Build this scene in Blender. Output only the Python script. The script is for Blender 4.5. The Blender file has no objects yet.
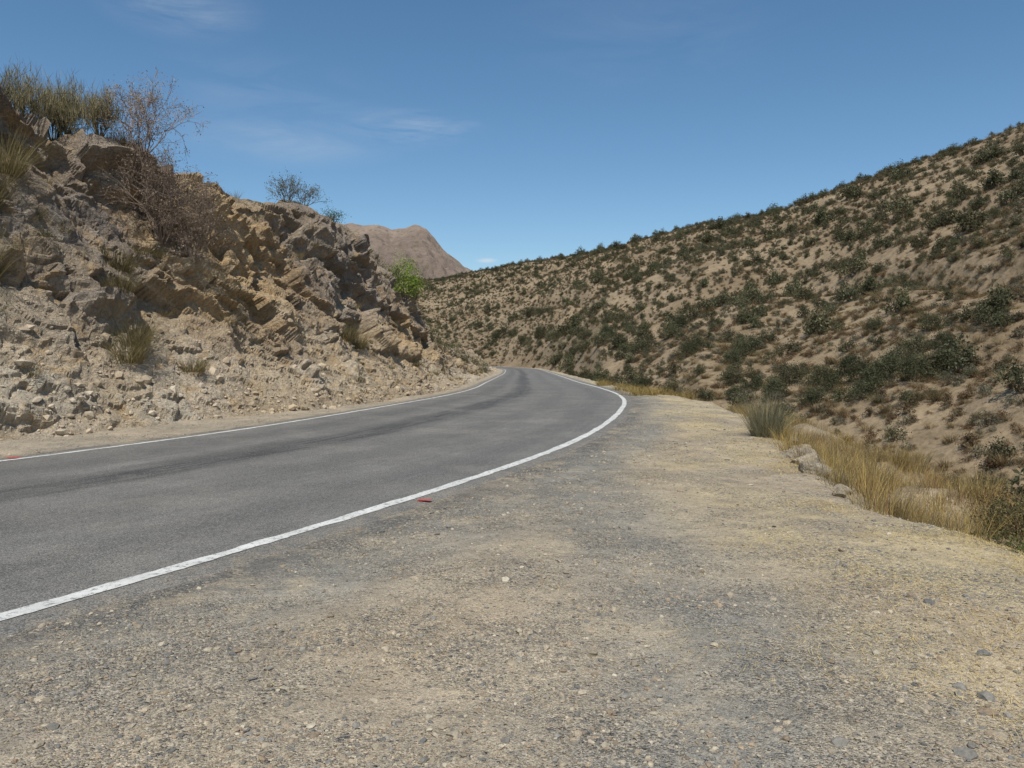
import bpy, math, random
import numpy as np
from mathutils import Vector
rng = np.random.default_rng(7); random.seed(7)
scene = bpy.context.scene
U = np.uint32
# ---------------------------------------------------------------- noise
def hsh(ix, iy, iz, seed):
    with np.errstate(over='ignore'):
        h = (ix.astype(np.int64)&0xffffffff).astype(U)*U(374761393) + (iy.astype(np.int64)&0xffffffff).astype(U)*U(668265263) \
            + (iz.astype(np.int64)&0xffffffff).astype(U)*U(2147483647) + U((seed*974634777)&0xffffffff)
        h = (h ^ (h >> U(13))) * U(1274126177)
        h = (h ^ (h >> U(16))) * U(2246822519)
        h = h ^ (h >> U(15))
    return h.astype(np.float64)/4294967295.0
def vnoise(p, seed=0):
    i = np.floor(p); f = p-i; f = f*f*f*(f*(f*6-15)+10)
    x, y, z = i[..., 0], i[..., 1], i[..., 2]
    r = 0
    for dx in (0, 1):
        for dy in (0, 1):
            for dz in (0, 1):
                w = (f[..., 0] if dx else 1-f[..., 0])*(f[..., 1] if dy else 1-f[..., 1])*(f[..., 2] if dz else 1-f[..., 2])
                r = r + w*hsh(x+dx, y+dy, z+dz, seed)
    return r*2-1
def fbm(p, scale, oct=4, seed=0, gain=.5):
    a, t, r = 1., 0., 0.
    q = p/scale
    for k in range(oct):
        r = r + a*vnoise(q+k*17.3, seed+k); t += a; a *= gain; q = q*2.03
    return r/t*1.6
def facet(p, scale, seed, tilt=1.0):
    q = p/scale
    i = np.floor(q)
    best = np.full(q.shape[:-1], 1e9); val = np.zeros_like(best); cid = np.zeros_like(best)
    for dx in (-1, 0, 1):
        for dy in (-1, 0, 1):
            for dz in (-1, 0, 1):
                cx, cy, cz = i[..., 0]+dx, i[..., 1]+dy, i[..., 2]+dz
                ox = q[..., 0]-(cx+hsh(cx, cy, cz, seed)); oy = q[..., 1]-(cy+hsh(cx, cy, cz, seed+1)); oz = q[..., 2]-(cz+hsh(cx, cy, cz, seed+2))
                d = ox*ox+oy*oy+oz*oz
                m = d < best
                hr = hsh(cx, cy, cz, seed+3)
                v = (hr-.5) + tilt*((hsh(cx, cy, cz, seed+4)-.5)*ox + (hsh(cx, cy, cz, seed+5)-.5)*oy + (hsh(cx, cy, cz, seed+6)-.5)*oz*1.6)
                val = np.where(m, v, val); cid = np.where(m, hsh(cx, cy, cz, seed+7), cid); best = np.where(m, d, best)
    return val, cid
def sst(a, b, x):
    t = np.clip((x-a)/(b-a), 0, 1); return t*t*(3-2*t)
def blur(A, n=1):
    for _ in range(n):
        B = np.pad(A, 1, mode='edge')
        A = (B[1:-1, 1:-1]*4+(B[:-2, 1:-1]+B[2:, 1:-1]+B[1:-1, :-2]+B[1:-1, 2:])*2+B[:-2, :-2]+B[2:, 2:]+B[:-2, 2:]+B[2:, :-2])/16
    return A
def P3(x, y, z=0): return np.stack([x, y, np.zeros_like(x)+z], -1)
# ---------------------------------------------------------------- mesh utils
def mesh_obj(name, V, F, mat=None, col=None, smooth=False, parent=None, uv=None):
    V = np.asarray(V, dtype=np.float32).reshape(-1, 3); F = np.asarray(F, dtype=np.int32)
    me = bpy.data.meshes.new(name)
    me.vertices.add(len(V)); me.vertices.foreach_set("co", V.ravel())
    n = F.shape[1]
    me.loops.add(F.size); me.loops.foreach_set("vertex_index", F.ravel())
    me.polygons.add(len(F)); me.polygons.foreach_set("loop_start", np.arange(0, F.size, n, dtype=np.int32))
    me.update(calc_edges=True)
    me.polygons.foreach_set("use_smooth", np.full(len(F), smooth, dtype=bool))
    if col is not None:
        a = me.color_attributes.new("Col", 'FLOAT_COLOR', 'POINT')
        c = np.ones((len(V), 4), dtype=np.float32); c[:, :3] = col.reshape(-1, 3)
        a.data.foreach_set("color", c.ravel())
    if uv is not None:
        l = me.uv_layers.new(name="UVMap")
        l.data.foreach_set("uv", uv.reshape(-1, 2)[F.ravel()].astype(np.float32).ravel())
    if mat: me.materials.append(mat)
    ob = bpy.data.objects.new(name, me); scene.collection.objects.link(ob)
    if parent: ob.parent = parent
    return ob
def grid_faces(nu, nv, flip=False):
    i = np.arange(nu-1)[:, None]*nv+np.arange(nv-1)[None]
    i = i.ravel()
    f = np.stack([i, i+nv, i+nv+1, i+1], -1)
    return f[:, ::-1] if flip else f
# ---------------------------------------------------------------- materials
class NT:
    def __init__(s, name):
        s.m = bpy.data.materials.new(name); s.m.use_nodes = True
        s.t = s.m.node_tree; s.b = s.t.nodes["Principled BSDF"]
        s.b.inputs["Roughness"].default_value = .9
        s.b.inputs["Specular IOR Level"].default_value = .15
    def n(s, typ, **k):
        nd = s.t.nodes.new(typ)
        for a, b in k.items():
            if a in nd.inputs.keys(): s.set(nd.inputs[a], b)
            else: setattr(nd, a, b)
        return nd
    def set(s, sock, v):
        if isinstance(v, bpy.types.NodeSocket): s.t.links.new(v, sock)
        else: sock.default_value = v
    def noise(s, vec, scale, detail=4, rough=.6):
        nd = s.n('ShaderNodeTexNoise', Scale=scale, Detail=detail, Roughness=rough); s.set(nd.inputs['Vector'], vec); return nd.outputs[0]
    def vor(s, vec, scale, feat='F1'):
        nd = s.n('ShaderNodeTexVoronoi', Scale=scale); nd.feature = feat; s.set(nd.inputs['Vector'], vec); return nd
    def mr(s, v, a, b, c, d, smooth=False):
        nd = s.n('ShaderNodeMapRange')
        if smooth: nd.interpolation_type = 'SMOOTHSTEP'
        for i, x in enumerate((v, a, b, c, d)): s.set(nd.inputs[i], x)
        return nd.outputs[0]
    def math(s, op, a, b=0.):
        nd = s.t.nodes.new('ShaderNodeMath'); nd.operation = op; s.set(nd.inputs[0], a); s.set(nd.inputs[1], b); return nd.outputs[0]
    def mix(s, f, a, b, mode='MIX'):
        nd = s.t.nodes.new('ShaderNodeMix'); nd.data_type = 'RGBA'; nd.blend_type = mode
        s.set(nd.inputs[0], f)
        for i, v in ((6, a), (7, b)):
            if isinstance(v, tuple) and len(v) == 3: v = (*v, 1)
            s.set(nd.inputs[i], v)
        return nd.outputs[2]
    def scalecol(s, col, f):
        nd = s.t.nodes.new('ShaderNodeVectorMath'); nd.operation = 'SCALE'; s.set(nd.inputs[0], col); s.set(nd.inputs[3], f); return nd.outputs[0]
    def pos(s): return s.n('ShaderNodeNewGeometry').outputs['Position']
    def attr(s):
        nd = s.n('ShaderNodeAttribute'); nd.attribute_name = 'Col'; return nd.outputs['Color']
    def bump(s, h, dist, strength=1., prev=None):
        nd = s.n('ShaderNodeBump', Distance=dist, Strength=strength); s.set(nd.inputs['Height'], h)
        if prev is not None: s.set(nd.inputs['Normal'], prev)
        return nd.outputs[0]
    def out(s, col, nrm=None):
        s.set(s.b.inputs['Base Color'], col)
        if nrm is not None: s.set(s.b.inputs['Normal'], nrm)
        return s.m
def gravel_mat():
    k = NT("gravel_dirt"); wp = p = k.pos(); c = k.attr()
    v1 = k.vor(wp, 85); v2 = k.vor(wp, 38); v3 = k.vor(wp, 210)
    def val(v): 
        sp = k.n('ShaderNodeSeparateColor'); k.set(sp.inputs[0], v.outputs['Color']); return sp.outputs[0], sp.outputs[1]
    a1, b1 = val(v1); a2, b2 = val(v2); a3, b3 = val(v3)
    pn = k.noise(p, 3.5, 6, .7)
    c = k.scalecol(c, k.mr(pn, .25, .75, .72, 1.28))
    c = k.mix(k.mr(k.noise(p, 1.3, 7, .75), .50, .60, 0, .55), c, (.46, .375, .255))
    c = k.scalecol(c, k.mr(a3, 0, 1, .65, 1.35))
    big = k.mr(a2, .78, .82, 0, 1)
    c1 = k.scalecol(c, k.mr(a1, 0, 1, .48, 1.5))
    c1 = k.mix(k.mr(b1, .76, .82, 0, .55), c1, (.18, .175, .16))
    c1 = k.mix(k.mr(b1, .13, .09, 0, .6), c1, (.53, .47, .36))
    cb = k.mix(b2, (.16, .152, .135), (.48, .41, .31))
    gm = k.mr(k.noise(p, .9, 6, .7), .42, .56, .2, 1)
    c1 = k.mix(k.math('MULTIPLY', gm, .9), c, c1)
    c1 = k.mix(k.math('MULTIPLY', big, gm), c1, cb)
    n = k.bump(k.noise(p, 8, 6, .7), .045)
    n = k.bump(k.math('MULTIPLY', gm, k.mr(v1.outputs['Distance'], 0, .6, 1, 0)), .010, 1., n)
    n = k.bump(k.math('MULTIPLY', k.mr(v2.outputs['Distance'], 0, .5, 1, 0), big), .014, 1., n)
    return k.out(c1, n)
def rock_mat():
    k = NT("cut_rock"); p = k.pos(); c = k.attr()
    c = k.scalecol(c, k.mr(k.noise(p, 1.3, 6, .7), .3, .7, .75, 1.25))
    c = k.scalecol(c, k.mr(k.noise(p, 14, 5, .75), .3, .7, .66, 1.35))
    c = k.mix(k.mr(k.noise(p, 1.7, 6, .7), .53, .63, 0, .55), c, (.50, .335, .165))
    c = k.mix(k.mr(k.noise(p, 3.7, 6, .75), .57, .68, 0, .6), c, (.58, .51, .40))
    n = k.bump(k.noise(p, 3.5, 7, .7), .25, .9)
    v = k.vor(p, 6, 'DISTANCE_TO_EDGE')
    n = k.bump(k.mr(v.outputs[0], 0, .1, 0, 1), .03, .7, n)
    n = k.bump(k.noise(p, 35, 3, .75), .03, .9, n)
    return k.out(c, n)
def hill_mat(far=False):
    k = NT("mountain_soil" if far else "hillside_soil"); p = k.pos()
    sc = .12 if far else 1.
    a, b = ((.165, .125, .10), (.26, .20, .155)) if far else ((.205, .15, .09), (.315, .24, .152))
    c = k.mix(k.mr(k.noise(p, .06*sc, 5, .65), .35, .65, 0, 1), a, b)
    c = k.scalecol(c, k.mr(k.noise(p, .9*sc, 5, .7), .3, .7, .78, 1.2))
    v = k.vor(p, 1.1*sc)
    sp = k.n('ShaderNodeSeparateColor'); k.set(sp.inputs[0], v.outputs['Color'])
    dot = k.math('MULTIPLY', k.mr(v.outputs['Distance'], .2, .35, 1, 0), k.mr(sp.outputs[0], .4, .5, 0, 1))
    c = k.mix(k.math('MULTIPLY', dot, .6), c, k.mix(sp.outputs[1], (.09, .08, .045), (.17, .13, .075)))
    v = k.vor(p, 3.*sc)
    c = k.mix(k.math('MULTIPLY', k.mr(v.outputs['Distance'], .2, .4, 1, 0), .3), c, (.13, .10, .06))
    n = k.bump(k.noise(p, 1.2*sc, 7, .65), .22/sc)
    n = k.bump(k.noise(p, .1*sc, 5, .6), 2.0/sc, .6, n)
    return k.out(c, n)
def leaf_mat(name, trans=.25):
    k = NT(name); c = k.attr()
    oi = k.n('ShaderNodeObjectInfo')
    c = k.scalecol(c, k.mr(oi.outputs['Random'], 0, 1, .75, 1.3))
    c = k.mix(k.mr(k.math('FRACT', k.math('MULTIPLY', oi.outputs['Random'], 37.)), 0, 1, 0, .25), c, (.15, .115, .06))
    k.set(k.b.inputs['Base Color'], c)
    tr = k.n('ShaderNodeBsdfTranslucent'); k.set(tr.inputs[0], c)
    mx = k.n('ShaderNodeMixShader'); mx.inputs[0].default_value = trans
    k.t.links.new(k.b.outputs[0], mx.inputs[1]); k.t.links.new(tr.outputs[0], mx.inputs[2])
    k.t.links.new(mx.outputs[0], k.t.nodes['Material Output'].inputs[0])
    return k.m
def stone_mat():
    k = NT("stone"); p = k.pos(); c = k.attr()
    c = k.scalecol(c, k.mr(k.noise(p, 60, 3, .7), .3, .7, .75, 1.25))
    return k.out(c, k.bump(k.noise(p, 45, 3, .7), .006))
def asphalt_mat():
    k = NT("asphalt"); p = k.pos()
    uv = k.n('ShaderNodeUVMap').outputs[0]
    sx = k.n('ShaderNodeSeparateXYZ'); k.set(sx.inputs[0], uv); s = sx.outputs[0]
    mp = k.n('ShaderNodeMapping'); k.set(mp.inputs[0], uv); mp.inputs['Scale'].default_value = (1.1, .09, 1)
    st = k.noise(mp.outputs[0], 1.6, 6, .6)
    mp2 = k.n('ShaderNodeMapping'); k.set(mp2.inputs[0], uv); mp2.inputs['Scale'].default_value = (5, .4, 1)
    st2 = k.noise(mp2.outputs[0], 1.6, 6, .7)
    blot = k.noise(p, .8, 7, .7)
    c = k.mix(k.mr(blot, .3, .7, 0, 1), (.120, .116, .106), (.190, .181, .163))
    c = k.scalecol(c, k.mr(st2, .3, .7, .84, 1.1))
    def band(c0, w):
        d = k.math('ABSOLUTE', k.math('SUBTRACT', k.math('ADD', s, k.mr(st, .2, .8, -.35, .35)), c0)); return k.mr(d, w*.15, w, 1, 0, True)
    dk = k.math('MULTIPLY', band(-.75, .75), k.mr(st2, .36, .58, .3, 1))
    c = k.mix(k.math('MULTIPLY', dk, .82), c, (.04, .04, .041))
    for c0, w, f in ((-2.3, .7, .5), (1.0, .6, .3), (2.5, .5, .35)):
        c = k.mix(k.math('MULTIPLY', k.math('MULTIPLY', band(c0, w), f), k.mr(blot, .38, .58, .3, 1)), c, (.06, .06, .06))
    e = k.mr(k.math('ABSOLUTE', s), 3.3, 3.75, 0, 1)
    c = k.mix(k.math('MULTIPLY', e, k.mr(k.noise(p, 5, 5, .7), .4, .65, 0, .85)), c, (.25, .21, .155))
    c = k.mix(k.mr(k.noise(p, .45, 6, .7), .52, .66, 0, .35), c, (.26, .235, .195))
    v = k.vor(p, 120); sp = k.n('ShaderNodeSeparateColor'); k.set(sp.inputs[0], v.outputs['Color'])
    c = k.scalecol(c, k.mr(sp.outputs[0], 0, 1, .55, 1.5))
    c = k.mix(k.mr(sp.outputs[1], .88, .93, 0, .5), c, (.38, .36, .33))
    n = k.bump(k.mr(v.outputs['Distance'], 0, .6, 1, 0), .004, .7)
    k.b.inputs['Roughness'].default_value = .85
    return k.out(c, n)
def paint_mat(name, colr, wear=.5):
    k = NT(name); p = k.pos()
    w = k.mr(k.noise(p, 22, 6, .8), wear, wear+.1, 0, .9)
    c = k.mix(w, colr, (.17, .165, .155))
    c = k.scalecol(c, k.mr(k.noise(p, 2.5, 5, .7), .3, .7, .78, 1.08))
    return k.out(c, k.bump(k.noise(p, 120, 3, .7), .004))
M_gravel, M_rock, M_hill, M_mtn = gravel_mat(), rock_mat(), hill_mat(), hill_mat(True)
M_leaf, M_dry, M_stone, M_asph = leaf_mat("foliage"), leaf_mat("dry_grass", .3), stone_mat(), asphalt_mat()
M_white, M_red = paint_mat("white_road_paint", (.64, .635, .59), .52), paint_mat("red_paint", (.65, .06, .05), .55)
# ---------------------------------------------------------------- road centre line
C = np.array([(-60, -40, 0), (-34, -22, 0), (-22, -12, 0), (-15.3, -6, 0), (-11, -.9, 0), (-8.2, 2.9, 0), (-5.93, 6.3, 0), (-4.15, 9.7, 0), (-2.35, 13.8, 0), (-1.3, 17.3, -.01),
              (-.42, 21.3, -.04), (.3, 25.4, -.1), (.85, 30.3, -.2), (1.35, 40, -.43), (1.5, 55, -.75), (1.9, 80, -1.2), (2.3, 115, -1.8), (.8, 160, -2.25), (-8, 200, -2.7), (-26, 232, -3), (-60, 262, -3)], float)
cu = np.r_[0, np.cumsum(np.linalg.norm(np.diff(C[:, :2], axis=0), axis=1))]
uu = np.arange(0, cu[-1], .25)
def hermite(tq, t, y):
    m = np.gradient(y, t, axis=0)
    i = np.clip(np.searchsorted(t, tq)-1, 0, len(t)-2)
    h = (t[i+1]-t[i]); s = ((tq-t[i])/h)[:, None]; h = h[:, None]
    return (2*s**3-3*s**2+1)*y[i]+(s**3-2*s**2+s)*h*m[i]+(-2*s**3+3*s**2)*y[i+1]+(s**3-s**2)*h*m[i+1]
CC = hermite(uu, cu, C)
ker = np.hanning(21); ker /= ker.sum()
for j in range(3):
    pad = np.r_[np.full(10, CC[0, j]), CC[:, j], np.full(10, CC[-1, j])]
    CC[:, j] = np.convolve(pad, ker, 'valid')
T = np.gradient(CC[:, :2], axis=0); T /= np.linalg.norm(T, axis=1)[:, None]
NR = np.stack([T[:, 1], -T[:, 0]], -1)
def at(u):
    f = lambda a: np.interp(u, uu, a)
    n = np.stack([f(NR[:, 0]), f(NR[:, 1])], -1); n /= np.linalg.norm(n, axis=-1)[..., None]
    return np.stack([f(CC[:, 0]), f(CC[:, 1]), f(CC[:, 2])], -1), n
def cx(y): return np.interp(y, CC[:, 1], CC[:, 0])
def rz(y): return np.interp(y, CC[:, 1], CC[:, 2])
def lat(x, y): return (x-cx(y))*np.interp(y, CC[:, 1], T[:, 1])
EDG = np.array([(-60, 6), (-10, 4.4), (0, 4.1), (6, 3.95), (8, 3.65), (10, 3.85), (14.5, 4.75), (20, 5.9), (24, 6.6), (29, 6.7), (36, 6.5), (45, 6.6), (60, 6.7), (90, 7.4), (120, 7.8), (165, 6), (205, -2), (240, -20), (270, -50), (1400, -300)], float)
def edge_e(x, y):
    return x-np.interp(y, EDG[:, 0], EDG[:, 1]) - .22*fbm(P3(x, y), 2.2, 3, 31)
# ---------------------------------------------------------------- hillside height
HA = np.array([-70, -20, -5.35, -.9, 6.53, 13.75, 20.55, 26.8, 33.7, 60, 125], float)
HB = np.array([300, 280, 261, 215, 106, 77, 62, 47, 36, 33, 40], float)
HZ = np.array([-2, -2, -2, -2, -2.5, -2.8, -4.6, -6.5, -8, -9, -9], float)
HR = np.array([520, 500, 482, 420, 342, 299, 267, 230, 198, 190, 190], float)
HH = np.array([44, 47, 48.0, 48.4, 47.4, 51.0, 50.0, 52, 51.3, 56, 50], float)
def hill(x, y):
    a = np.degrees(np.arctan2(x, y)); r = np.hypot(x, y)
    rb, zb, rr, h = (np.interp(a, HA, q) for q in (HB, HZ, HR, HH))
    t = (r-rb)/(rr-rb)
    k = .03
    over = np.maximum(t-1, 0)
    z = zb+(h-zb)*(t-1.0*over-over*.7) - (h-zb)*k*np.exp(-((t-1)/.08)**2)
    tt = np.clip(t, 0, 1.2)
    p = P3(x, y)
    z = z + (.4+tt*(1-.55*tt))*2.6*fbm(p, 42, 4, 5)*(1-.6*sst(.85, 1, t)) + .35*fbm(p, 7, 4, 9)
    z = z - 2.0*sst(.02, .3, t)*(1-sst(.7, 1, t))*np.maximum(0, 1-np.abs(fbm(P3(x*1.0, y*.6), 30, 2, 77))*4)
    s = np.abs(lat(x, y)); near = (1-sst(5.5, 12, s))*(y < 260)*(y > -40)
    z = z*(1-near)+np.minimum(z, rz(y)-1.2)*near
    return z
# ---------------------------------------------------------------- ground
def ground_z(x, y, fine=True):
    s = lat(x, y); e = edge_e(x, y); R = rz(y)
    z = R - .055*(1-sst(3.3, 3.66, np.abs(s))) - .006
    p = P3(x, y)
    off = sst(3.7, 4.6, np.abs(s))
    z = z + off*(.05*fbm(p, 1.6, 5, 2)+.03*fbm(p, 6, 2, 3))
    z = z - .05*sst(-2.5, 0, e)*(s > 0)
    k1 = .27+.5*(1-sst(7, 9.5, y))+.4*sst(19, 26, y)
    ee = np.maximum(e, 0)
    d = k1*np.minimum(ee, 3.2) + .8*np.maximum(ee-3.2, 0)
    d = d + sst(0, 1.5, e)*(.35*fbm(p, 1.7, 4, 4))
    d = np.where(e > 0, np.minimum(d, 14), 0)
    z = z-d
    return z
def sinhaxis(n, A, lo, hi):
    t = np.linspace(math.asinh(lo/A), math.asinh(hi/A), n); return A*np.sinh(t)
gx = sinhaxis(860, 6, -1500, 1500); gy = sinhaxis(800, 8, -300, 2500)
X, Y = np.meshgrid(gx, gy, indexing='ij')
Zd = ground_z(X, Y); Hh = hill(X, Y)
ang = np.degrees(np.arctan2(X, Y)); rad = np.hypot(X, Y)
inside = (ang > -68) & (ang < 123) & (rad < 590) & (rad > 26)
Z = np.where(inside, np.maximum(Zd, Hh-1.2), Zd)
s_ = lat(X, Y); e_ = edge_e(X, Y); pg = P3(X, Y)
grey, tan, pale, straw, soil = (np.array(c) for c in ((.25, .232, .195), (.375, .30, .205), (.45, .37, .26), (.53, .42, .225), (.30, .225, .14)))
n1 = fbm(pg, 2.0, 6, 11, .65); n2 = fbm(pg, .7, 4, 13, .65); n3 = fbm(pg, 5, 3, 15)
wg = np.exp(-((s_-4.2)/.7)**2)*.8 + .75*np.exp(-((e_+3.1-.03*Y)/.75)**2) + .45*n1+.25*n3+.25*n2
wg = np.clip(wg*1.15+.02, 0, 1)[..., None]
colg = tan*(1-wg)+grey*wg
wp = np.clip(.5*n3+.6*n2-.1, 0, .7)[..., None]; colg = colg*(1-wp)+pale*wp
dk = (np.exp(-((np.abs(s_)-3.78)/.32)**2)*(.75+.3*n2))[..., None]; dk = np.clip(dk, 0, .9)
colg = colg*(1-dk)+np.array((.12, .117, .108))*dk
wsx = np.clip(sst(-2.8, -.9, e_)*(.5+.8*n1+.6*n2), 0, .75)[..., None]*(s_ > 4.2)[..., None]
colg = colg*(1-wsx)+straw*wsx
wso = sst(0, 1.2, e_)[..., None]; colg = colg*(1-wso)+soil*wso
lf = (s_ < -3.9)[..., None]*.55; colg = colg*(1-lf)+np.array((.42, .35, .26))*lf
mesh_obj("ground", np.stack([X, Y, Z], -1), grid_faces(len(gx), len(gy)), M_gravel, colg, True)
def surf(x, y):
    x = np.asarray(x, float); y = np.asarray(y, float)
    return np.maximum(ground_z(x, y), np.where(np.hypot(x, y) > 26, hill(x, y), -99))
ha = np.radians(np.concatenate([np.linspace(-68, -12, 120), np.linspace(-11.9, 45, 900), np.linspace(45.4, 123, 140)]))
hr = np.exp(np.linspace(math.log(22), math.log(600), 420))
A_, R_ = np.meshgrid(ha, hr, indexing='ij'); X, Y = R_*np.sin(A_), R_*np.cos(A_)
mesh_obj("hillside", np.stack([X, Y, hill(X, Y)], -1), grid_faces(len(ha), len(hr), True), M_hill, None, True)
# mountain
mx = np.linspace(-900, 330, 620); my = np.linspace(620, 1350, 330)
X, Y = np.meshgrid(mx, my, indexing='ij')
hx = np.interp(X+10*fbm(P3(X*0, Y), 90, 3, 3), [-900, -500, -366, -260, -195, -180, -165, -150, -135, -118, -104, -96, -88, -72, -52, 0, 120, 330], [60, 90, 118, 138, 150, 151, 148, 149, 145, 146, 148, 145, 138, 121, 99, 78, 62, 40])
pr = np.clip(1-np.abs(Y-900)/330, 0, 1)
rid = 1-np.abs(fbm(P3(X, Y*.6), 75, 5, 41, .6))
Zm = hx*pr**.85 + (rid-.8)*48*np.clip(1.1-pr, .05, 1)*np.sqrt(pr) + 7*fbm(P3(X, Y), 26, 5, 42, .6)*(.35+.65*(1-pr)) - 1
mesh_obj("mountain", np.stack([X, Y, Zm], -1), grid_faces(len(mx), len(my)), M_mtn, None, False)
# ---------------------------------------------------------------- road + markings
u0, u1 = 20, cu[-1]-30
ur = np.concatenate([np.arange(u0, 130, .3), np.arange(130, u1, 1.5)])
sv = np.array([-3.75, -3.6, -3.2, -2, -1, 0, 1, 2, 3.2, 3.6, 3.78])
P, N = at(ur)
S = np.tile(sv, (len(ur), 1))
S[:, 0] += .06*fbm(P3(ur, ur*0), .8, 3, 1); S[:, -1] += .09*fbm(P3(ur, ur*0), .7, 4, 2)
V = np.zeros((*S.shape, 3)); V[..., :2] = P[:, None, :2]+N[:, None]*S[..., None]; V[..., 2] = P[:, None, 2]+.008
V[:, 0, 2] -= .03; V[:, -1, 2] -= .03
uvr = np.stack([S, np.tile(ur[:, None], (1, S.shape[1]))], -1)
mesh_obj("road", V, grid_faces(*S.shape, True), M_asph, None, True, uv=uvr)
def stripe(name, sc, w, mat, ua, ub, zoff=.013, step=.06):
    u = np.concatenate([np.arange(ua, min(ub, 125), step), np.arange(max(ua, 125), ub, 1.0)]) if ub > 125 else np.arange(ua, ub, step)
    P, N = at(u); o = .022*fbm(P3(u, u*0), .3, 4, int(abs(sc*10)), .7); o2 = .022*fbm(P3(u, u*0), .3, 4, int(abs(sc*10))+5, .7)
    S = np.stack([sc-w/2+o, sc+0*u, sc+w/2+o2], -1)
    V = np.zeros((*S.shape, 3)); V[..., :2] = P[:, None, :2]+N[:, None]*S[..., None]; V[..., 2] = P[:, None, 2]+zoff
    mesh_obj(name, V, grid_faces(*S.shape, True), mat, None, True)
stripe("road_edge_line", 3.4, .135, M_white, u0, u1)
stripe("road_edge_line", -3.4, .10, M_white, u0, u1)
def u_at_y(y): return float(np.interp(y, CC[:, 1], uu))
def redmark(x, y, L, w):
    v = np.array([(x-L/2, y-w/2), (x, y-w*.6), (x+L/2, y-w/2), (x+L/2+.01, y+w/2), (x, y+w*.45), (x-L/2+.015, y+w*.5)])
    mesh_obj("red_survey_mark", np.c_[v, np.full(6, .019)], [[0, 1, 2, 3, 4, 5]], M_red)
redmark(-.93, 8.05, .15, .06); redmark(-7.35, 11.25, .2, .08)
# ---------------------------------------------------------------- rock bank
ub0, ub1 = u_at_y(-14), u_at_y(235)
L = []; u = ub0
while u < ub1:
    L.append(u); P, _ = at(np.array([u])); y = P[0, 1]
    u += .22 if y < 6 else (.045 if y < 34 else .045*(1+(y-34)*.06))
ub = np.array(L); P, N = at(ub); yb = P[:, 1]
hT = np.interp(yb, [-20, 6, 10, 12.5, 14, 16, 18.5, 22.5, 25, 28, 31, 33, 35, 37, 42, 48, 56, 75, 100, 150, 220], [8, 8.0, 8.0, 7.7, 7.4, 6.9, 6.6, 6.9, 6.9, 7.1, 7.2, 7.1, 6.5, 5.6, 5.1, 4.7, 3.8, 2.9, 3.2, 3.5, 6])
wT = np.interp(yb, [-20, 14, 25, 33, 42, 55, 75, 120, 220], [5.6, 5.4, 5.0, 4.4, 3.8, 3.4, 3.4, 5, 9])
oB = np.interp(yb, [-20, 10, 16, 24, 32, 50, 220], [2.2, 2.2, 2.0, 1.4, 1.0, .9, 1.2])
q = np.linspace(0, 1, 200)
qw = np.interp(q, [0, .12, .27, .42, .53, .66, .82, .93, 1], [0, .15, .33, .48, .58, .68, .82, .92, 1])
qz = np.interp(q, [0, .12, .27, .42, .53, .66, .82, .93, 1], [-.03, .06, .17, .32, .46, .64, .87, .97, 1])
kk = np.r_[np.linspace(.06, 6, 50), np.linspace(6.5, 24, 24), 30, 36]
Wg = np.concatenate([wT[:, None]*qw[None], wT[:, None]+kk[None]], 1)
Zg = np.concatenate([hT[:, None]*qz[None], hT[:, None]+.06*kk[None]-np.maximum(kk-22, 0)[None]*1.1], 1)
Q = np.concatenate([np.tile(q, (len(ub), 1)), np.ones((len(ub), len(kk)))+kk[None]*.1], 1)
V = np.zeros((*Wg.shape, 3)); V[..., :2] = P[:, None, :2]-N[:, None]*(3.4+oB[:, None]+Wg)[..., None]; V[..., 2] = P[:, None, 2]+Zg
du = np.gradient(V, axis=0); dv = np.gradient(V, axis=1)
nn = np.cross(dv, du); nn /= np.linalg.norm(nn, axis=-1)[..., None]
if nn[400, 80, 2] < 0: nn = -nn
wp_ = V + .16*np.stack([fbm(V, 1.1, 3, 21), fbm(V, 1.1, 3, 22), fbm(V, 1.1, 3, 23)], -1)
rot = np.stack([wp_[..., 0], wp_[..., 1]*.75-wp_[..., 2]*.35, (wp_[..., 2]*.95+wp_[..., 1]*.42)*1.4], -1)
f1, id1 = facet(rot, 2.5, 50, 1.5); f2, id2 = facet(rot, 1.05, 60, 1.5); f3, id3 = facet(rot, .42, 70, 1.5); f4, id4 = facet(wp_, .17, 80, 1.2)
nb = fbm(V, 4.5, 3, 90); nm = fbm(V, 1.6, 5, 91); zone = fbm(V, 6.0, 4, 120)
yy = V[..., 1]
patch = sst(-.35, .35, fbm(V, 2.2, 3, 130))      # where the face is blocky / weathered smooth
rock = sst(.30, .54, Q+.18*nb+.12*nm)*(1-.7*sst(1.02, 1.25, Q))*(1-.5*sst(36, 60, yy))
out_p = np.clip(fbm(V, 2.4, 3, 95)-.35, 0, 1)*2*(1-sst(.3, .45, Q))
D = rock*(.5*nb + .62*f1 + (.20+.22*patch)*f2 + (.05+.13*patch)*f3 + .045*f4 + .10*nm) + (1-rock)*(.14*nb+.10*nm+.09*f3+.045*f4+.07*f2) + out_p*(.14+.22*f2+.1*f3)
D = .6*D+.4*blur(D, 1)
D *= sst(0, .09, Q); D *= 1-.45*sst(.88, 1., Q)
V2 = V+nn*D[..., None]
pal = np.array([(.31, .24, .175), (.50, .355, .20), (.22, .185, .155), (.42, .325, .23), (.55, .455, .32), (.40, .295, .185), (.53, .41, .25)])
def pick(i): return pal[np.clip((i*len(pal)).astype(int), 0, len(pal)-1)]
cr = .42*pick(id1)+.36*pick(id2)+.22*pick(id3)
zo = (sst(-.05, .45, zone)*.5)[..., None]; cr = cr*(1-zo)+np.array((.53, .37, .195))*zo
zg = (sst(.05, .5, -zone)*.5)[..., None]; cr = cr*(1-zg)+np.array((.29, .255, .22))*zg
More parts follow.
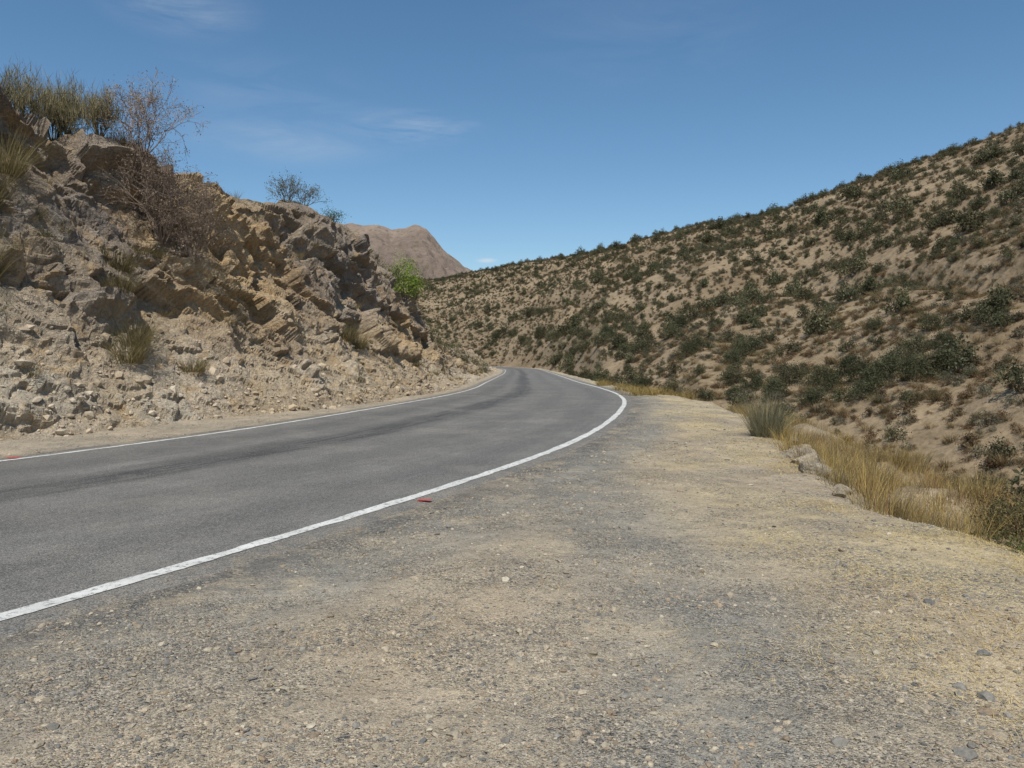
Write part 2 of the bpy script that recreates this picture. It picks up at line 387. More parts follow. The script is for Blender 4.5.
dl = (sst(.62, .85, Q+.1*nb)*(1-sst(16.5, 22, yy+1.5*nm)))[..., None]*.65
cr = cr*(1-dl)+cr*np.array((.58, .57, .60))*dl
dr = (sst(.5, .75, Q+.15*nb)*sst(24, 28, yy))[..., None]*.4
cr = cr*(1-dr)+np.array((.22, .18, .15))*dr
tal = np.array((.50, .41, .295))+.05*nm[..., None]
wt = np.clip(.5+nb, 0, 1)[..., None]*.5; tal = tal*(1-wt)+np.array((.45, .345, .22))*wt
op = np.clip(out_p*1.0, 0, .5)[..., None]; tal = tal*(1-op)+np.array((.56, .50, .40))*op
rk = rock[..., None]; cb = tal*(1-rk)+cr*rk
topc = sst(1.0, 1.06, Q)[..., None]; cb = cb*(1-topc)+np.array((.35, .275, .18))*topc
mesh_obj("rock_embankment", V2, grid_faces(*Q.shape, False), M_rock, cb, False)
B2 = V2.reshape(-1, 3)
def bank_pt(x, y, top=False):
    d = (B2[:, 0]-x)**2+(B2[:, 1]-y)**2
    if top:
        idx = np.nonzero(d < .16)[0]
        if len(idx): return B2[idx[np.argmax(B2[idx, 2])]].copy()
    return B2[np.argmin(d)].copy()
# ---------------------------------------------------------------- stones
ph = (1+5**.5)/2
ico = np.array([(-1, ph, 0), (1, ph, 0), (-1, -ph, 0), (1, -ph, 0), (0, -1, ph), (0, 1, ph), (0, -1, -ph), (0, 1, -ph), (ph, 0, -1), (ph, 0, 1), (-ph, 0, -1), (-ph, 0, 1)])/1.902
icf = np.array([(0, 11, 5), (0, 5, 1), (0, 1, 7), (0, 7, 10), (0, 10, 11), (1, 5, 9), (5, 11, 4), (11, 10, 2), (10, 7, 6), (7, 1, 8), (3, 9, 4), (3, 4, 2), (3, 2, 6), (3, 6, 8), (3, 8, 9), (4, 9, 5), (2, 4, 11), (6, 2, 10), (8, 6, 7), (9, 8, 1)])
def stones(name, pos, r, cols, flat=.6):
    n = len(pos)
    v = np.tile(ico[None], (n, 1, 1))*(1+rng.uniform(-.28, .28, (n, 12, 1)))
    v = v*np.stack([rng.uniform(.8, 1.3, n), rng.uniform(.7, 1.1, n), rng.uniform(flat*.6, flat*1.3, n)], -1)[:, None]
    a = rng.uniform(0, 6.28, n)[:, None]; b = rng.uniform(-.5, .5, n)[:, None]
    x, y, z = v[..., 0], v[..., 1], v[..., 2]
    y, z = y*np.cos(b)-z*np.sin(b), y*np.sin(b)+z*np.cos(b)
    x, y = x*np.cos(a)-y*np.sin(a), x*np.sin(a)+y*np.cos(a)
    v = np.stack([x, y, z], -1)*r[:, None, None]+pos[:, None]
    f = icf[None]+np.arange(n)[:, None, None]*12
    return mesh_obj(name, v.reshape(-1, 3), f.reshape(-1, 3), M_stone, np.repeat(cols, 12, 0))
SP = np.array([(.17, .165, .15), (.25, .235, .20), (.36, .30, .215), (.42, .355, .26), (.33, .25, .17), (.46, .40, .30), (.36, .30, .215), (.22, .205, .175), (.30, .25, .185), (.28, .22, .155)])
def scol(n): return SP[rng.integers(0, len(SP), n)]*rng.uniform(.75, 1.12, (n, 1))
n = 120000
y = np.exp(rng.uniform(math.log(1.6), math.log(30), n)); x = rng.uniform(-.95, .95, n)*(y+1.5)
s = lat(x, y); e = edge_e(x, y)
dens = .2+.8*sst(-.2, .45, fbm(P3(x, y), 1.3, 5, 61, .65)+.4*np.exp(-((s-4.4)/.8)**2)+.3*np.exp(-((e+3.1)/.8)**2))
keep = (np.abs(s) > 3.62) & (e < .6) & (rng.random(n) < dens) & (s > -5.8) & ((np.abs(s) > 3.9) | (rng.random(n) < .35))
x, y = x[keep], y[keep]
r = rng.lognormal(math.log(.006), .52, len(x))*(1+.35*sst(5, 12, y)); big = rng.random(len(x)) < .012; r[big] *= 2.3
r = np.minimum(r, .036)
stones("gravel", np.stack([x, y, ground_z(x, y)+r*.1], -1), r, scol(len(x)))
bx = [(.62, 4.62, .035), (1.75, 3.4, .03), (3.35, 4.2, .05), (2.95, 4.45, .04), (2.3, 3.05, .04), (3.2, 3.35, .07), (-1.0, 3.6, .035), (-1.6, 4.1, .03), (1.1, 7.5, .03), (2.9, 3.7, .045), (.35, 5.6, .03), (1.9, 8.6, .04), (2.6, 6.0, .05), (3.5, 5.2, .06), (1.78, 2.95, .05), (1.85, 3.02, .03), (2.2, 3.5, .055), (2.32, 3.6, .03), (2.15, 3.62, .04), (1.1, 4.1, .028), (-.3, 3.2, .03)]
bx = np.array(bx); stones("shoulder_stones", np.stack([bx[:, 0], bx[:, 1], ground_z(bx[:, 0], bx[:, 1])+bx[:, 2]*.15], -1), bx[:, 2]*.75, scol(len(bx)))
bl = np.array([(3.95, 9.2, .13), (4.0, 10.2, .2), (4.45, 11.6, .28), (4.75, 12.6, .28), (4.2, 10.9, .15), (5.1, 13.4, .22), (3.75, 8.7, .1), (4.1, 7.6, .12), (5.3, 14.6, .2), (4.6, 12.1, .34), (4.3, 11.1, .24)])
def boulders(name, bl, colr):
    Vs, Fs, o = [], [], 0
    def sub(v, f):
        v = list(map(tuple, v)); c = {}; nf = []
        def mid(a, b):
            k = (min(a, b), max(a, b))
            if k not in c:
                m = np.array(v[a])+np.array(v[b]); m /= np.linalg.norm(m); v.append(tuple(m)); c[k] = len(v)-1
            return c[k]
        for a, b, d in f:
            ab, bd, da = mid(a, b), mid(b, d), mid(d, a); nf += [(a, ab, da), (b, bd, ab), (d, da, bd), (ab, bd, da)]
        return np.array(v), np.array(nf)
    v, f = sub(*sub(*sub(ico, icf)))
    for x, y, r in bl:
        w = v*np.array([1.4, .95, .65]); a = rng.uniform(0, 6.28); w = np.stack([w[:, 0]*math.cos(a)-w[:, 1]*math.sin(a), w[:, 0]*math.sin(a)+w[:, 1]*math.cos(a), w[:, 2]], -1)
        for _ in range(9):
            nrm = rng.normal(size=3); nrm /= np.linalg.norm(nrm); d = w@nrm; lim = rng.uniform(.5, .8); w = w-np.maximum(d-lim, 0)[:, None]*nrm
        w = w*(1+.06*fbm(w+x*5, .5, 3, 5))[:, None]*r
        z = float(surf(x, y))
        Vs.append(w+np.array([x, y, z+r*.05])); Fs.append(f+o); o += len(v)
    Vs = np.concatenate(Vs); return mesh_obj(name, Vs, np.concatenate(Fs), M_rock, np.tile(np.array(colr), (len(Vs), 1)))
boulders("edge_boulders", bl, (.46, .385, .28))
yy2 = V2[..., 1]; cand = np.argwhere((Q < .6) & (yy2 > 6) & (yy2 < 60))
sel = cand[rng.integers(0, len(cand), 9000)]
w = (rng.random(len(sel)) < (.4+.6*(Q[sel[:, 0], sel[:, 1]] < .12))*(1-.8*rock[sel[:, 0], sel[:, 1]])); sel = sel[w]
pp = V2[sel[:, 0], sel[:, 1]]; r = np.minimum(rng.lognormal(math.log(.025), .7, len(pp)), .17)
cc = cb[sel[:, 0], sel[:, 1]]*rng.uniform(.68, 1.05, (len(pp), 1))
stones("embankment_rubble", pp+np.array([0, 0, .2])*r[:, None], r, cc, .75)
# ---------------------------------------------------------------- vegetation builders
def leaf_quads(c, size, colr, var=.3, upb=.3):
    n = len(c)
    a = rng.normal(size=(n, 3)); a[:, 2] += upb; a /= np.linalg.norm(a, axis=1)[:, None]
    b = np.cross(a, rng.normal(size=(n, 3))); b /= np.linalg.norm(b, axis=1)[:, None]
    L = (size*rng.uniform(.6, 1.3, n))[:, None]; w = L*.5
    v = np.stack([c-a*L*.5, c+b*w*.5, c+a*L*.5, c-b*w*.5], 1)
    f = np.arange(n*4).reshape(n, 4)
    col = np.array(colr)*np.clip(rng.normal(1, var, (n, 1)), .35, 1.8)
    return v.reshape(-1, 3), f, np.repeat(col, 4, 0)
def blades(base, h, lean, width, colr, n, spread, var=.25, droop=.5, segs=3):
    a = rng.uniform(0, 6.28, n); rr = spread*np.sqrt(rng.random(n))
    b0 = np.stack([np.cos(a)*rr, np.sin(a)*rr, 0*a], -1)+base
    aa = a+rng.normal(0, .5, n); ln = np.abs(rng.normal(lean, lean*.5, n)); hh = h*rng.uniform(.55, 1.1, n)
    dirn = np.stack([np.cos(aa), np.sin(aa), 0*aa], -1); side = np.stack([-np.sin(aa+rng.normal(0, 1, n)), np.cos(aa), 0*aa], -1)
    side /= np.linalg.norm(side, axis=1)[:, None]
    vs = []
    for k in range(segs+1):
        t = k/segs; w = width*(1-t*.85)*.5
        c = b0+dirn*(ln*hh*(t+droop*t*t))[:, None]+np.array([0, 0, 1])*(hh*(t-droop*.25*t*t))[:, None]
        vs += [c-side*w, c+side*w]
    v = np.stack(vs, 1); m = 2*(segs+1)
    f = np.concatenate([np.array([2*k, 2*k+1, 2*k+3, 2*k+2])[None]+np.arange(n)[:, None]*m for k in range(segs)])
    col = np.array(colr)*np.clip(rng.normal(1, var, (n, 1)), .4, 1.7)
    return v.reshape(-1, 3), f, np.repeat(col, m, 0)
def merge(parts):
    o = 0; V, F, Cc = [], [], []
    for v, f, c in parts: V.append(v); F.append(f+o); Cc.append(c); o += len(v)
    return np.concatenate(V), np.concatenate(F), np.concatenate(Cc)
def tube(p0, p1, r0, r1):
    d = p1-p0; d = d/(np.linalg.norm(d)+1e-9); a = np.cross(d, [.3, .5, .8]); a /= np.linalg.norm(a); b = np.cross(d, a)
    ring = [(math.cos(t), math.sin(t)) for t in (0, 2.094, 4.189)]
    v = [p0+(a*c+b*s)*r0 for c, s in ring]+[p1+(a*c+b*s)*r1 for c, s in ring]
    return v
def twigs(H, W, n0=7, depth=4, colr=(.15, .12, .1), r=.02, child=3, L0=.34):
    Vt = []; tips = []
    def rec(p, d, L, r, k):
        p1 = p+d*L*.5+np.random.normal(0, .03*L, 3); 
        q = d+np.random.normal(0, .22, 3); q /= np.linalg.norm(q); p2 = p1+q*L*.5
        Vt.append(tube(p, p1, r, r*.8)); Vt.append(tube(p1, p2, r*.8, r*.6)); tips.append(p2); 
        if k < 2: tips.append(p1)
        if k == 0: return
        for _ in range(child if k > 1 else child+1):
            nd = q+np.random.normal(0, .5, 3); nd[2] += .12; nd /= np.linalg.norm(nd)
            st = p1 if random.random() < .35 else p2
            rec(st, nd, L*random.uniform(.55, .85), max(r*.6, .0035), k-1)
    for i in range(n0):
        a = i/n0*6.28+random.random(); t = random.uniform(.15, 1)*W/H
        d = np.array([math.cos(a)*t, math.sin(a)*t, 1.]); d /= np.linalg.norm(d)
        rec(np.array([math.cos(a)*.06, math.sin(a)*.06, 0]), d, H*L0*random.uniform(.7, 1.1), r, depth)
    V = np.array(Vt).reshape(-1, 3); n = len(Vt)
    f = np.concatenate([np.array([k, (k+1) % 3, (k+1) % 3+3, k+3])[None]+np.arange(n)[:, None]*6 for k in range(3)])
    col = np.repeat(np.array(colr)*rng.uniform(.7, 1.3, (n, 1)), 6, 0)
    return (V, f, col), np.array(tips)
np.random.seed(3)
def shrub(W, H, nl, lsize, colr, clumps=14, seed=0, stem=(.12, .09, .06), tight=1.):
    parts = []
    (v, f, c), tips = twigs(H*.75, W*.5, 5, 2, stem, .018*H)
    parts.append((v, f, c))
    cs = []
    for i in range(clumps):
        a = rng.uniform(0, 6.28); el = math.asin(rng.uniform(-.05, 1)); R = rng.uniform(.4, .85)
        cs.append([math.cos(a)*math.cos(el)*W*.5*R, math.sin(a)*math.cos(el)*W*.5*R, .12*H+math.sin(el)*H*.75*R])
    cs = np.array(cs); cw = rng.uniform(.5, 1.2, clumps)
    idx = rng.choice(clumps, nl, p=cw/cw.sum())
    pr = rng.normal(size=(nl, 3))*np.array([.11*W, .11*W, .10*H])*tight*cw[idx][:, None]
    c0 = cs[idx]+pr; c0[:, 2] = np.abs(c0[:, 2])
    tint = rng.uniform(.7, 1.25, clumps)[idx][:, None]
    v, f, c = leaf_quads(c0, lsize, colr); c = c*np.repeat(tint, 4, 0)
    parts.append((v, f, c)); return merge(parts)
def place(name, part, loc, mat, rz_=0., sc=1.):
    v, f, c = part; ob = mesh_obj(name, v, f, mat, c); ob.location = loc; ob.rotation_euler = (0, 0, rz_); ob.scale = (sc, sc, sc); return ob
def instancer(name, proto, mat, pts, scales, protoname):
    n = len(pts); a = rng.uniform(0, 6.28, n); s = scales/2*math.sqrt(2)
    v = np.stack([pts+np.stack([np.cos(a+k*math.pi/2)*s, np.sin(a+k*math.pi/2)*s, 0*a], -1) for k in range(4)], 1)
    par = mesh_obj(name, v.reshape(-1, 3), np.arange(n*4).reshape(n, 4))
    par.instance_type = 'FACES'; par.use_instance_faces_scale = True; par.instance_faces_scale = 1.0
    par.show_instancer_for_render = False; par.show_instancer_for_viewport = False
    ch = mesh_obj(protoname, proto[0], proto[1], mat, proto[2]); ch.parent = par
def sample_hill(n, cluster=None, amin=-12, amax=62, tmax=1.03, rmax=None):
    m = n*14
    a = rng.uniform(amin, amax, m)
    rb = np.interp(a, HA, HB)*.7; rr = np.interp(a, HA, HR)*tmax
    if rmax: rr = np.minimum(rr, rmax)
    r = np.sqrt(rng.random(m)*((rmax or 500)**2))
    ok = (r > rb) & (r < rr)
    a, r = np.radians(a[ok]), r[ok]; x, y = r*np.sin(a), r*np.cos(a)
    if cluster is not None:
        nz = fbm(P3(x, y), cluster[0], 3, cluster[3] if len(cluster) > 3 else 101); ok = rng.random(len(x)) < sst(cluster[1], cluster[2], nz); x, y = x[ok], y[ok]
    x, y = x[:int(n*1.6)], y[:int(n*1.6)]
    ok = (edge_e(x, y) > 3) & ((hill(x, y) > ground_z(x, y)-.5))
    x, y = x[ok][:n], y[ok][:n]
    return np.stack([x, y, surf(x, y)-.05], -1)
G1, G2 = (.084, .088, .046), (.11, .112, .062)
specs = [
 (shrub(1.2, .95, 800, .095, G1, 12), M_leaf, 950, dict(cluster=(16, -.9, .7)), (1.9, .38), "green_shrub"),
 (shrub(1.15, 1.0, 800, .095, G2, 12), M_leaf, 950, dict(cluster=(16, -.9, .7, 120)), (1.7, .38), "green_shrub"),
 (shrub(1.05, 1.0, 500, .1, (.092, .092, .05), 10), M_leaf, 3200, dict(cluster=(25, -1.1, .5, 125)), (1.05, .3), "green_shrub"),
 (shrub(1.0, .85, 420, .09, (.145, .135, .09), 9), M_leaf, 5500, dict(cluster=(25, -1., .5, 130)), (.95, .3), "grey_shrub"),
 (shrub(1.0, .8, 360, .09, (.18, .13, .075), 9), M_dry, 6500, dict(cluster=(25, -1., .5, 140)), (.85, .3), "dry_shrub"),
 (blades(np.zeros(3), .7, .6, .035, (.22, .165, .09), 110, .3), M_dry, 7000, {}, (.75, .3), "dry_tuft"),
 (shrub(1.0, .8, 500, .07, (.20, .125, .065), 10), M_dry, 1500, dict(rmax=115, amin=8), (.75, .3), "dry_shrub"),
 (shrub(1.0, .85, 550, .07, (.15, .145, .10), 10), M_leaf, 1400, dict(rmax=115, amin=8), (.85, .3), "grey_shrub"),
 (shrub(1.0, .95, 700, .065, (.10, .105, .055), 12), M_leaf, 320, dict(rmax=115, amin=8), (1.3, .3), "green_shrub"),
 (blades(np.zeros(3), .7, .6, .025, (.28, .21, .11), 130, .3), M_dry, 1700, dict(rmax=100, amin=8), (.65, .35), "dry_tuft"),
]
for i, (pm, mat, n, kw, (ms, sd), nm_) in enumerate(specs):
    pts = sample_hill(n, **kw)
    instancer("hillside_vegetation", pm, mat, pts, ms*rng.lognormal(0, sd, len(pts)), nm_)
bigl = [(28, 59, 2.3), (29.5, 60.5, 2.5), (31, 62, 2.2), (33, 63, 2.1), (26.5, 64, 2.4), (27, 67, 2.2), (25.5, 71, 2.5), (24, 70, 2.0), (30, 57, 2.2), (31.5, 59, 2.0), (23, 73, 2.1), (28.5, 63, 2.3), (34, 60, 2.0), (26.8, 58.5, 1.9), (32.2, 57, 2.2),
  (24.5, 62, 1.9), (29.5, 67, 2.1), (36, 66, 2.0), (38, 62, 1.9), (22, 76, 2.1), (21, 72, 1.8),
  (14.6, 127, 3.0), (16.5, 131, 2.8), (10.4, 185, 3.6), (12.4, 178, 3.2), (5.6, 240, 4), (8, 232, 3.6), (18.5, 111, 2.7), (20, 114, 2.9), (22.6, 110, 2.7), (24.4, 113, 2.6), (23, 95, 2.5), (21.2, 93, 2.4), (25.5, 86, 2.5), (27.3, 88, 2.3), (24, 84, 2.0), (17, 120, 2.6), (13, 140, 3.0), (11.5, 150, 3.), (9, 165, 3.2), (7.5, 200, 3.4), (3, 215, 3.2), (0, 232, 3.4), (-5, 245, 3.4),
  (13, 62, 1.6), (11.5, 68, 1.6), (10.2, 78, 1.7), (12.4, 85, 1.9), (10, 96, 1.9), (15.5, 58, 1.5), (18, 54, 1.5), (19.5, 50, 1.5), (17.5, 47, 1.4), (11.2, 110, 2.2), (9.2, 120, 2.2), (12.3, 100, 2.1), (15, 90, 2.1), (17, 82, 2.0), (14, 75, 1.8)]
big_xy = np.array(bigl, float)
pts = np.stack([big_xy[:, 0], big_xy[:, 1], surf(big_xy[:, 0], big_xy[:, 1])-.1], -1)
for k in range(2):
    instancer("gully_shrubs", shrub(1.2, 1.0, 3200, .05, ((.066, .074, .038), (.09, .094, .05))[k], 20), M_leaf, pts[k::2], big_xy[k::2, 2]*1.1, "green_shrub")
# --- dry grass on the slope below the shoulder
gp = []
n = 900
y = rng.uniform(8.3, 24, n); ex = np.interp(y, EDG[:, 0], EDG[:, 1]); x = ex+rng.uniform(.15, 3.8, n)
keep = rng.random(n) < sst(-.5, .3, fbm(P3(x, y), 2.2, 3, 201)+.25*(y < 14))
x, y = x[keep], y[keep]; z = ground_z(x, y)
for i in range(len(x)):
    t = rng.random(); col = (.44, .32, .12) if t < .6 else ((.26, .21, .11) if t < .85 else (.33, .20, .10))
    gp.append(blades(np.array([x[i], y[i], z[i]-.03]), rng.uniform(.22, .6), .32, .007, col, 44, .16))
v, f, c = merge(gp); mesh_obj("dry_grass", v, f, M_dry, c)
gp = []
for (x, y) in [(4.3, 29.), (4.9, 30.5), (5.5, 31), (5.9, 28.5), (4.8, 36), (5.2, 38), (5.6, 34), (6.3, 31), (5.2, 47), (5.4, 50), (5.8, 43)]:
    for _ in range(7):
        xx, yy_ = x+rng.normal(0, .35)+.9, y+rng.normal(0, .6)+2; gp.append(blades(np.array([xx, yy_, float(ground_z(np.array(xx), np.array(yy_)))]), rng.uniform(.25, .5), .4, .014, (.38, .28, .1), 50, .25))
v, f, c = merge(gp); mesh_obj("dry_grass", v, f, M_dry, c)
# straw litter on shoulder
n = 80000
y = np.exp(rng.uniform(math.log(1.8), math.log(20), n)); x = np.interp(y, EDG[:, 0], EDG[:, 1])-rng.exponential(1.0, n)+.2
e = edge_e(x, y); m = sst(-.05, .5, fbm(P3(x, y), .8, 4, 301)+.35*fbm(P3(x, y), 2.5, 2, 302)+.1)
keep = (rng.random(n) < m) & (lat(x, y) > 4.6); x, y = x[keep], y[keep]
z = ground_z(x, y)+.004; n = len(x); a = rng.uniform(0, 6.28, n); L = rng.uniform(.015, .055, n); el = np.abs(rng.normal(0, .35, n))
d = np.stack([np.cos(a)*np.cos(el), np.sin(a)*np.cos(el), np.sin(el)], -1)*L[:, None]; sd = np.stack([-np.sin(a), np.cos(a), 0*a], -1)*(.0011+.0001*y)[:, None]
b = np.stack([x, y, z], -1); v = np.stack([b-sd, b+sd, b+d+sd*.4, b+d-sd*.4], 1)
mesh_obj("straw_litter", v.reshape(-1, 3), np.arange(n*4).reshape(n, 4), M_dry, np.repeat(np.array((.62, .48, .22))*rng.uniform(.7, 1.2, (n, 1)), 4, 0))
def tuft(x, y, h, col, n=260, sp=.25, lean=.35, w=.008):
    z = float(ground_z(np.array(float(x)), np.array(float(y))))
    place("broom_shrub", merge([blades(np.zeros(3), h, lean, w, col, n, sp), blades(np.zeros(3), h*.7, lean*1.8, w, tuple(np.array(col)*1.4), n//2, sp)]), (x, y, z-.05), M_leaf)
tuft(4.75, 14.3, .95, (.21, .20, .125), 420, .24, .22, .01); tuft(5.1, 15.0, .6, (.24, .2, .11), 250, .3)
tuft(5.6, 13.6, .5, (.24, .2, .11), 200, .25)
def gshrub(name, x, y, W, H, nl, ls, col, on='ground', dz=-.05, cl=16, mat=None):
    if on == 'bank': p = bank_pt(x, y, True)
    else: p = np.array([x, y, float(surf(x, y))])
    p[2] += dz
    return place(name, shrub(W, H, nl, ls, col, cl), p, mat or M_leaf, rng.uniform(0, 6))
gshrub("green_shrub", 4.9, 7.5, 1.0, .75, 3400, .03, (.12, .15, .04), dz=.1)
gshrub("green_shrub", 5.5, 8.3, 1.1, .85, 3400, .03, (.11, .13, .04), dz=.1)
gshrub("green_shrub", 6.2, 9.3, 1.0, .75, 2600, .035, (.17, .16, .07))
gshrub("dry_shrub", 6.9, 10.6, 1.0, .8, 2200, .03, (.24, .15, .07))
# --- bank plants
def bank_tuft(x, y, h, col, n, sp, lean=.25, w=.012, name="broom_shrub", top=False):
    p = bank_pt(x, y, top); place(name, merge([blades(np.zeros(3), h, lean, w, col, n, sp), blades(np.zeros(3), h*.65, lean*2.2, w, tuple(np.array(col)*1.35), n//2, sp)]), (p[0], p[1], p[2]-.1), M_leaf)
def broom(x, y, H, W, col):
    (v, f, c), tips = twigs(H*.85, W, 26, 2, tuple(np.array(col)*.8), .012, 3, .42)
    t = tips[rng.integers(0, len(tips), 1500)]+rng.normal(0, .04, (1500, 3))
    n = len(t); up = np.stack([rng.normal(0, .3, n), rng.normal(0, .3, n), np.ones(n)], -1); L = rng.uniform(.12, .3, n)[:, None]
    sd = rng.normal(size=(n, 3)); sd[:, 2] = 0; sd *= .006/np.linalg.norm(sd, axis=1)[:, None]
    q4 = np.stack([t-sd, t+sd, t+up*L+sd*.3, t+up*L-sd*.3], 1)
    parts = [(v, f, c), (q4.reshape(-1, 3), np.arange(n*4).reshape(n, 4), np.repeat(np.array(col)*rng.uniform(.7, 1.4, (n, 1)), 4, 0))]
    p = bank_pt(x, y, True); place("broom_shrub", merge(parts), (p[0], p[1], p[2]-.1), M_leaf)
OL = (.23, .20, .115)
for x, y, h in [(-13.2, 19.4, 1.7), (-12.6, 19.2, 1.7), (-12.0, 19.6, 2.1), (-11.5, 20.0, 1.9), (-11.0, 20.3, 1.5), (-12.3, 20.5, 2.0), (-13.8, 19.9, 1.5)]:
    broom(x, y, h, h*.45, OL)
for x, y, h in [(-10.9, 15.9, 1.4), (-11.2, 16.3, 1.5), (-11.0, 16.9, 1.2), (-8.8, 17.6, .9), (-8.9, 18.1, .8), (-6.2, 29.0, .9), (-6.0, 29.8, .8), (-9.6, 20.4, .5), (-8.1, 19.4, .4), (-10.6, 21.4, .7), (-11.1, 21.5, .6), (-9.3, 18.2, .6), (-9.8, 19.2, .7)]:
    bank_tuft(x, y, h, (.21, .175, .085), 320, .3, .35)
def bare(x, y, H, W, col, n0=9, depth=4, leaves=0, lcol=(.1, .1, .06), r=.022, ls=.045, dz=-.15):
    (v, f, c), tips = twigs(H, W, n0, depth, col, r)
    parts = [(v, f, c)]
    if leaves:
        t = tips[rng.integers(0, len(tips), leaves)]+rng.normal(0, .07, (leaves, 3)); parts.append(leaf_quads(t, ls, lcol))
    p = bank_pt(x, y, True); place("bare_shrub", merge(parts), (p[0], p[1], p[2]+dz), M_leaf)
BC = (.27, .205, .165)
bare(-9.1, 20.6, 2.9, 2.4, BC, 13, 4, 5500, (.28, .21, .155), .022, .05)
bare(-9.5, 20.9, 2.4, 2.2, BC, 10, 4, 3300, (.26, .205, .15), .02, .05)
bare(-8.7, 21.2, 2.2, 1.8, BC, 9, 4, 2500, (.26, .205, .15), .02, .05)
bare(-8.5, 30.5, 1.6, 1.8, (.16, .15, .12), 10, 3, 900, (.12, .12, .075), .015, .06)
bare(-8.1, 31.2, 1.4, 1.5, (.16, .15, .12), 8, 3, 700, (.12, .12, .075), .015, .06)
gshrub("green_shrub", -7.55, 34.3, 1.4, .9, 900, .06, (.065, .10, .035), 'bank', .1)
gshrub("green_tree", -5.75, 43.0, 2.7, 2.9, 4500, .09, (.27, .38, .06), 'bank', .3, 24)
gshrub("green_shrub", -6.9, 39, 2.0, 1.9, 1500, .07, (.19, .185, .08), 'bank', .1)
gshrub("green_shrub", -6.7, 41, 1.8, 1.7, 1500, .07, (.10, .115, .05), 'bank', .1)
gshrub("green_shrub", -5.4, 46, 2.2, 1.8, 1800, .08, (.10, .11, .05), 'bank', .1)
gshrub("green_shrub", -5.0, 50, 2.4, 1.8, 1600, .08, (.14, .14, .065), 'bank', .1)
gshrub("green_shrub", -4.6, 55, 2.6, 1.8, 1600, .08, (.10, .105, .05), 'bank', .1)
gshrub("green_shrub", -4.0, 64, 2.2, 1.5, 1600, .08, (.10, .105, .05), 'bank')
gshrub("green_shrub", -3.4, 78, 2.6, 1.6, 1400, .1, (.10, .105, .055), 'bank')
gshrub("green_shrub", -2.8, 92, 2.6, 1.6, 1400, .1, (.12, .12, .06), 'bank')
gp = []
cand = np.argwhere((Q > .12) & (Q < 1.6) & (yy2 > 8) & (yy2 < 90)); nsel = 460
wgt = np.interp(yy2[cand[:, 0], cand[:, 1]], [8, 30, 90], [.35, .8, 3.])*(1+3.5*(Q[cand[:, 0], cand[:, 1]] > .95)); wgt /= wgt.sum()
for i, j in cand[rng.choice(len(cand), nsel, p=wgt)]:
    p = V2[i, j]; g = rng.random()
    gp.append(blades(p, rng.uniform(.12, .45), .5, .009+.0002*p[1], (.38, .30, .15) if g < .6 else (.18, .17, .085), 55, .12))
v, f, c = merge(gp); mesh_obj("embankment_tufts", v, f, M_dry, c)
# ---------------------------------------------------------------- light & sky
Sdir = Vector((-.04, -.50, .86)).normalized()
sun = bpy.data.lights.new("sun", 'SUN'); sun.energy = 4.3; sun.angle = math.radians(.5); sun.color = (1, .955, .87)
so = bpy.data.objects.new("sun", sun); so.rotation_euler = Sdir.to_track_quat('Z', 'Y').to_euler(); scene.collection.objects.link(so)
w = bpy.data.worlds.new("World"); scene.world = w; w.use_nodes = True
nt = w.node_tree; bg = nt.nodes['Background']; bg.inputs[1].default_value = .115
sky = nt.nodes.new('ShaderNodeTexSky'); sky.sky_type = 'NISHITA'; sky.sun_disc = False
sky.sun_elevation = math.asin(Sdir.z); sky.sun_rotation = math.atan2(Sdir.x, Sdir.y); sky.altitude = 600
sky.air_density = 1.0; sky.dust_density = .6; sky.ozone_density = 3.0
hsv = nt.nodes.new('ShaderNodeHueSaturation'); hsv.inputs['Saturation'].default_value = 1.13; hsv.inputs['Hue'].default_value = .493; nt.links.new(sky.outputs[0], hsv.inputs['Color'])
tc = nt.nodes.new('ShaderNodeTexCoord')
def wm(op, a, b=None, c=None):
    nd = nt.nodes.new('ShaderNodeVectorMath'); nd.operation = op
    for i, v in enumerate((a, b, c)):
        if v is None: continue
        if isinstance(v, bpy.types.NodeSocket): nt.links.new(v, nd.inputs[i])
        else: nd.inputs[i].default_value = v
    return nd
def wmath(op, a, b):
    nd = nt.nodes.new('ShaderNodeMath'); nd.operation = op
    for i, v in enumerate((a, b)):
        if isinstance(v, bpy.types.NodeSocket): nt.links.new(v, nd.inputs[i])
        else: nd.inputs[i].default_value = v
    return nd.outputs[0]
dirv = tc.outputs['Generated']
mp = nt.nodes.new('ShaderNodeMapping'); nt.links.new(dirv, mp.inputs[0]); mp.inputs['Scale'].default_value = (6, 3, 24); mp.inputs['Rotation'].default_value = (0, .25, .1)
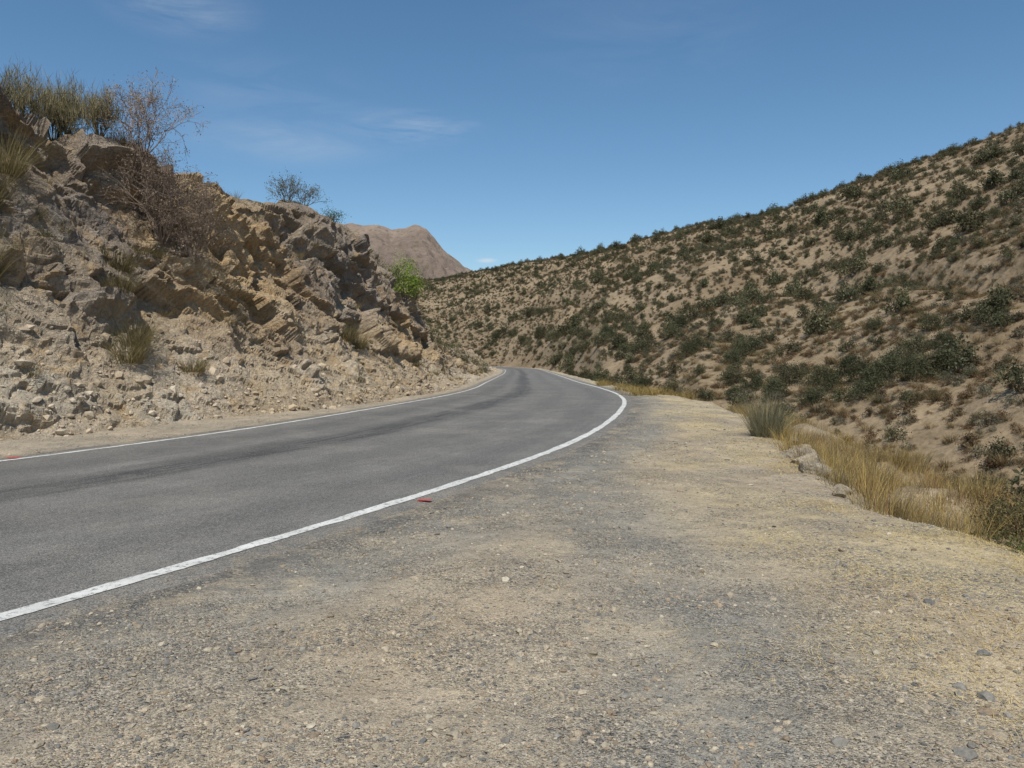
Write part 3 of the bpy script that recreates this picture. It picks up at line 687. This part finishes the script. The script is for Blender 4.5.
nz = nt.nodes.new('ShaderNodeTexNoise'); nt.links.new(mp.outputs[0], nz.inputs[0]); nz.inputs['Scale'].default_value = 1.0; nz.inputs['Detail'].default_value = 9; nz.inputs['Roughness'].default_value = .62; nz.inputs['Distortion'].default_value = .7
mrn = nt.nodes.new('ShaderNodeMapRange'); nt.links.new(nz.outputs[0], mrn.inputs[0]); mrn.inputs[1].default_value = .38; mrn.inputs[2].default_value = .7
tot = None
for (px, py, wx, wz, st) in [(415, 132, .09, .025, .6), (290, 145, .14, .03, .25), (185, 8, .09, .04, .4), (487, 261, .016, .004, 1.6), (640, 40, .2, .08, .06), (270, 95, .15, .05, .1)]:
    d = Vector(((px-512)/768, 1, (350-py)/768)).normalized()
    s1 = wm('SUBTRACT', dirv, tuple(d)); s2 = wm('MULTIPLY', s1.outputs[0], (1/wx, 1/max(wx, .05), 1/wz)); ln = wm('LENGTH', s2.outputs[0])
    m = nt.nodes.new('ShaderNodeMapRange'); m.interpolation_type = 'SMOOTHSTEP'; nt.links.new(ln.outputs['Value'], m.inputs[0])
    m.inputs[1].default_value = 0; m.inputs[2].default_value = 1.15; m.inputs[3].default_value = st; m.inputs[4].default_value = 0
    tot = m.outputs[0] if tot is None else wmath('ADD', tot, m.outputs[0])
fac = wmath('MULTIPLY', tot, mrn.outputs[0])
mx_ = nt.nodes.new('ShaderNodeMix'); mx_.data_type = 'RGBA'; nt.links.new(fac, mx_.inputs[0]); nt.links.new(hsv.outputs[0], mx_.inputs[6]); mx_.inputs[7].default_value = (6, 6.4, 6.9, 1)
nt.links.new(mx_.outputs[2], bg.inputs[0])
cam = bpy.data.cameras.new("camera"); co = bpy.data.objects.new("camera", cam); scene.collection.objects.link(co)
cam.sensor_width = 36; cam.lens = 27; cam.clip_end = 6000; cam.clip_start = .05
co.location = (0, 0, 1.6); co.rotation_euler = (math.radians(90-2.53), 0, 0); scene.camera = co
scene.view_settings.view_transform = 'Standard'; scene.view_settings.look = 'None'; scene.view_settings.exposure = 0
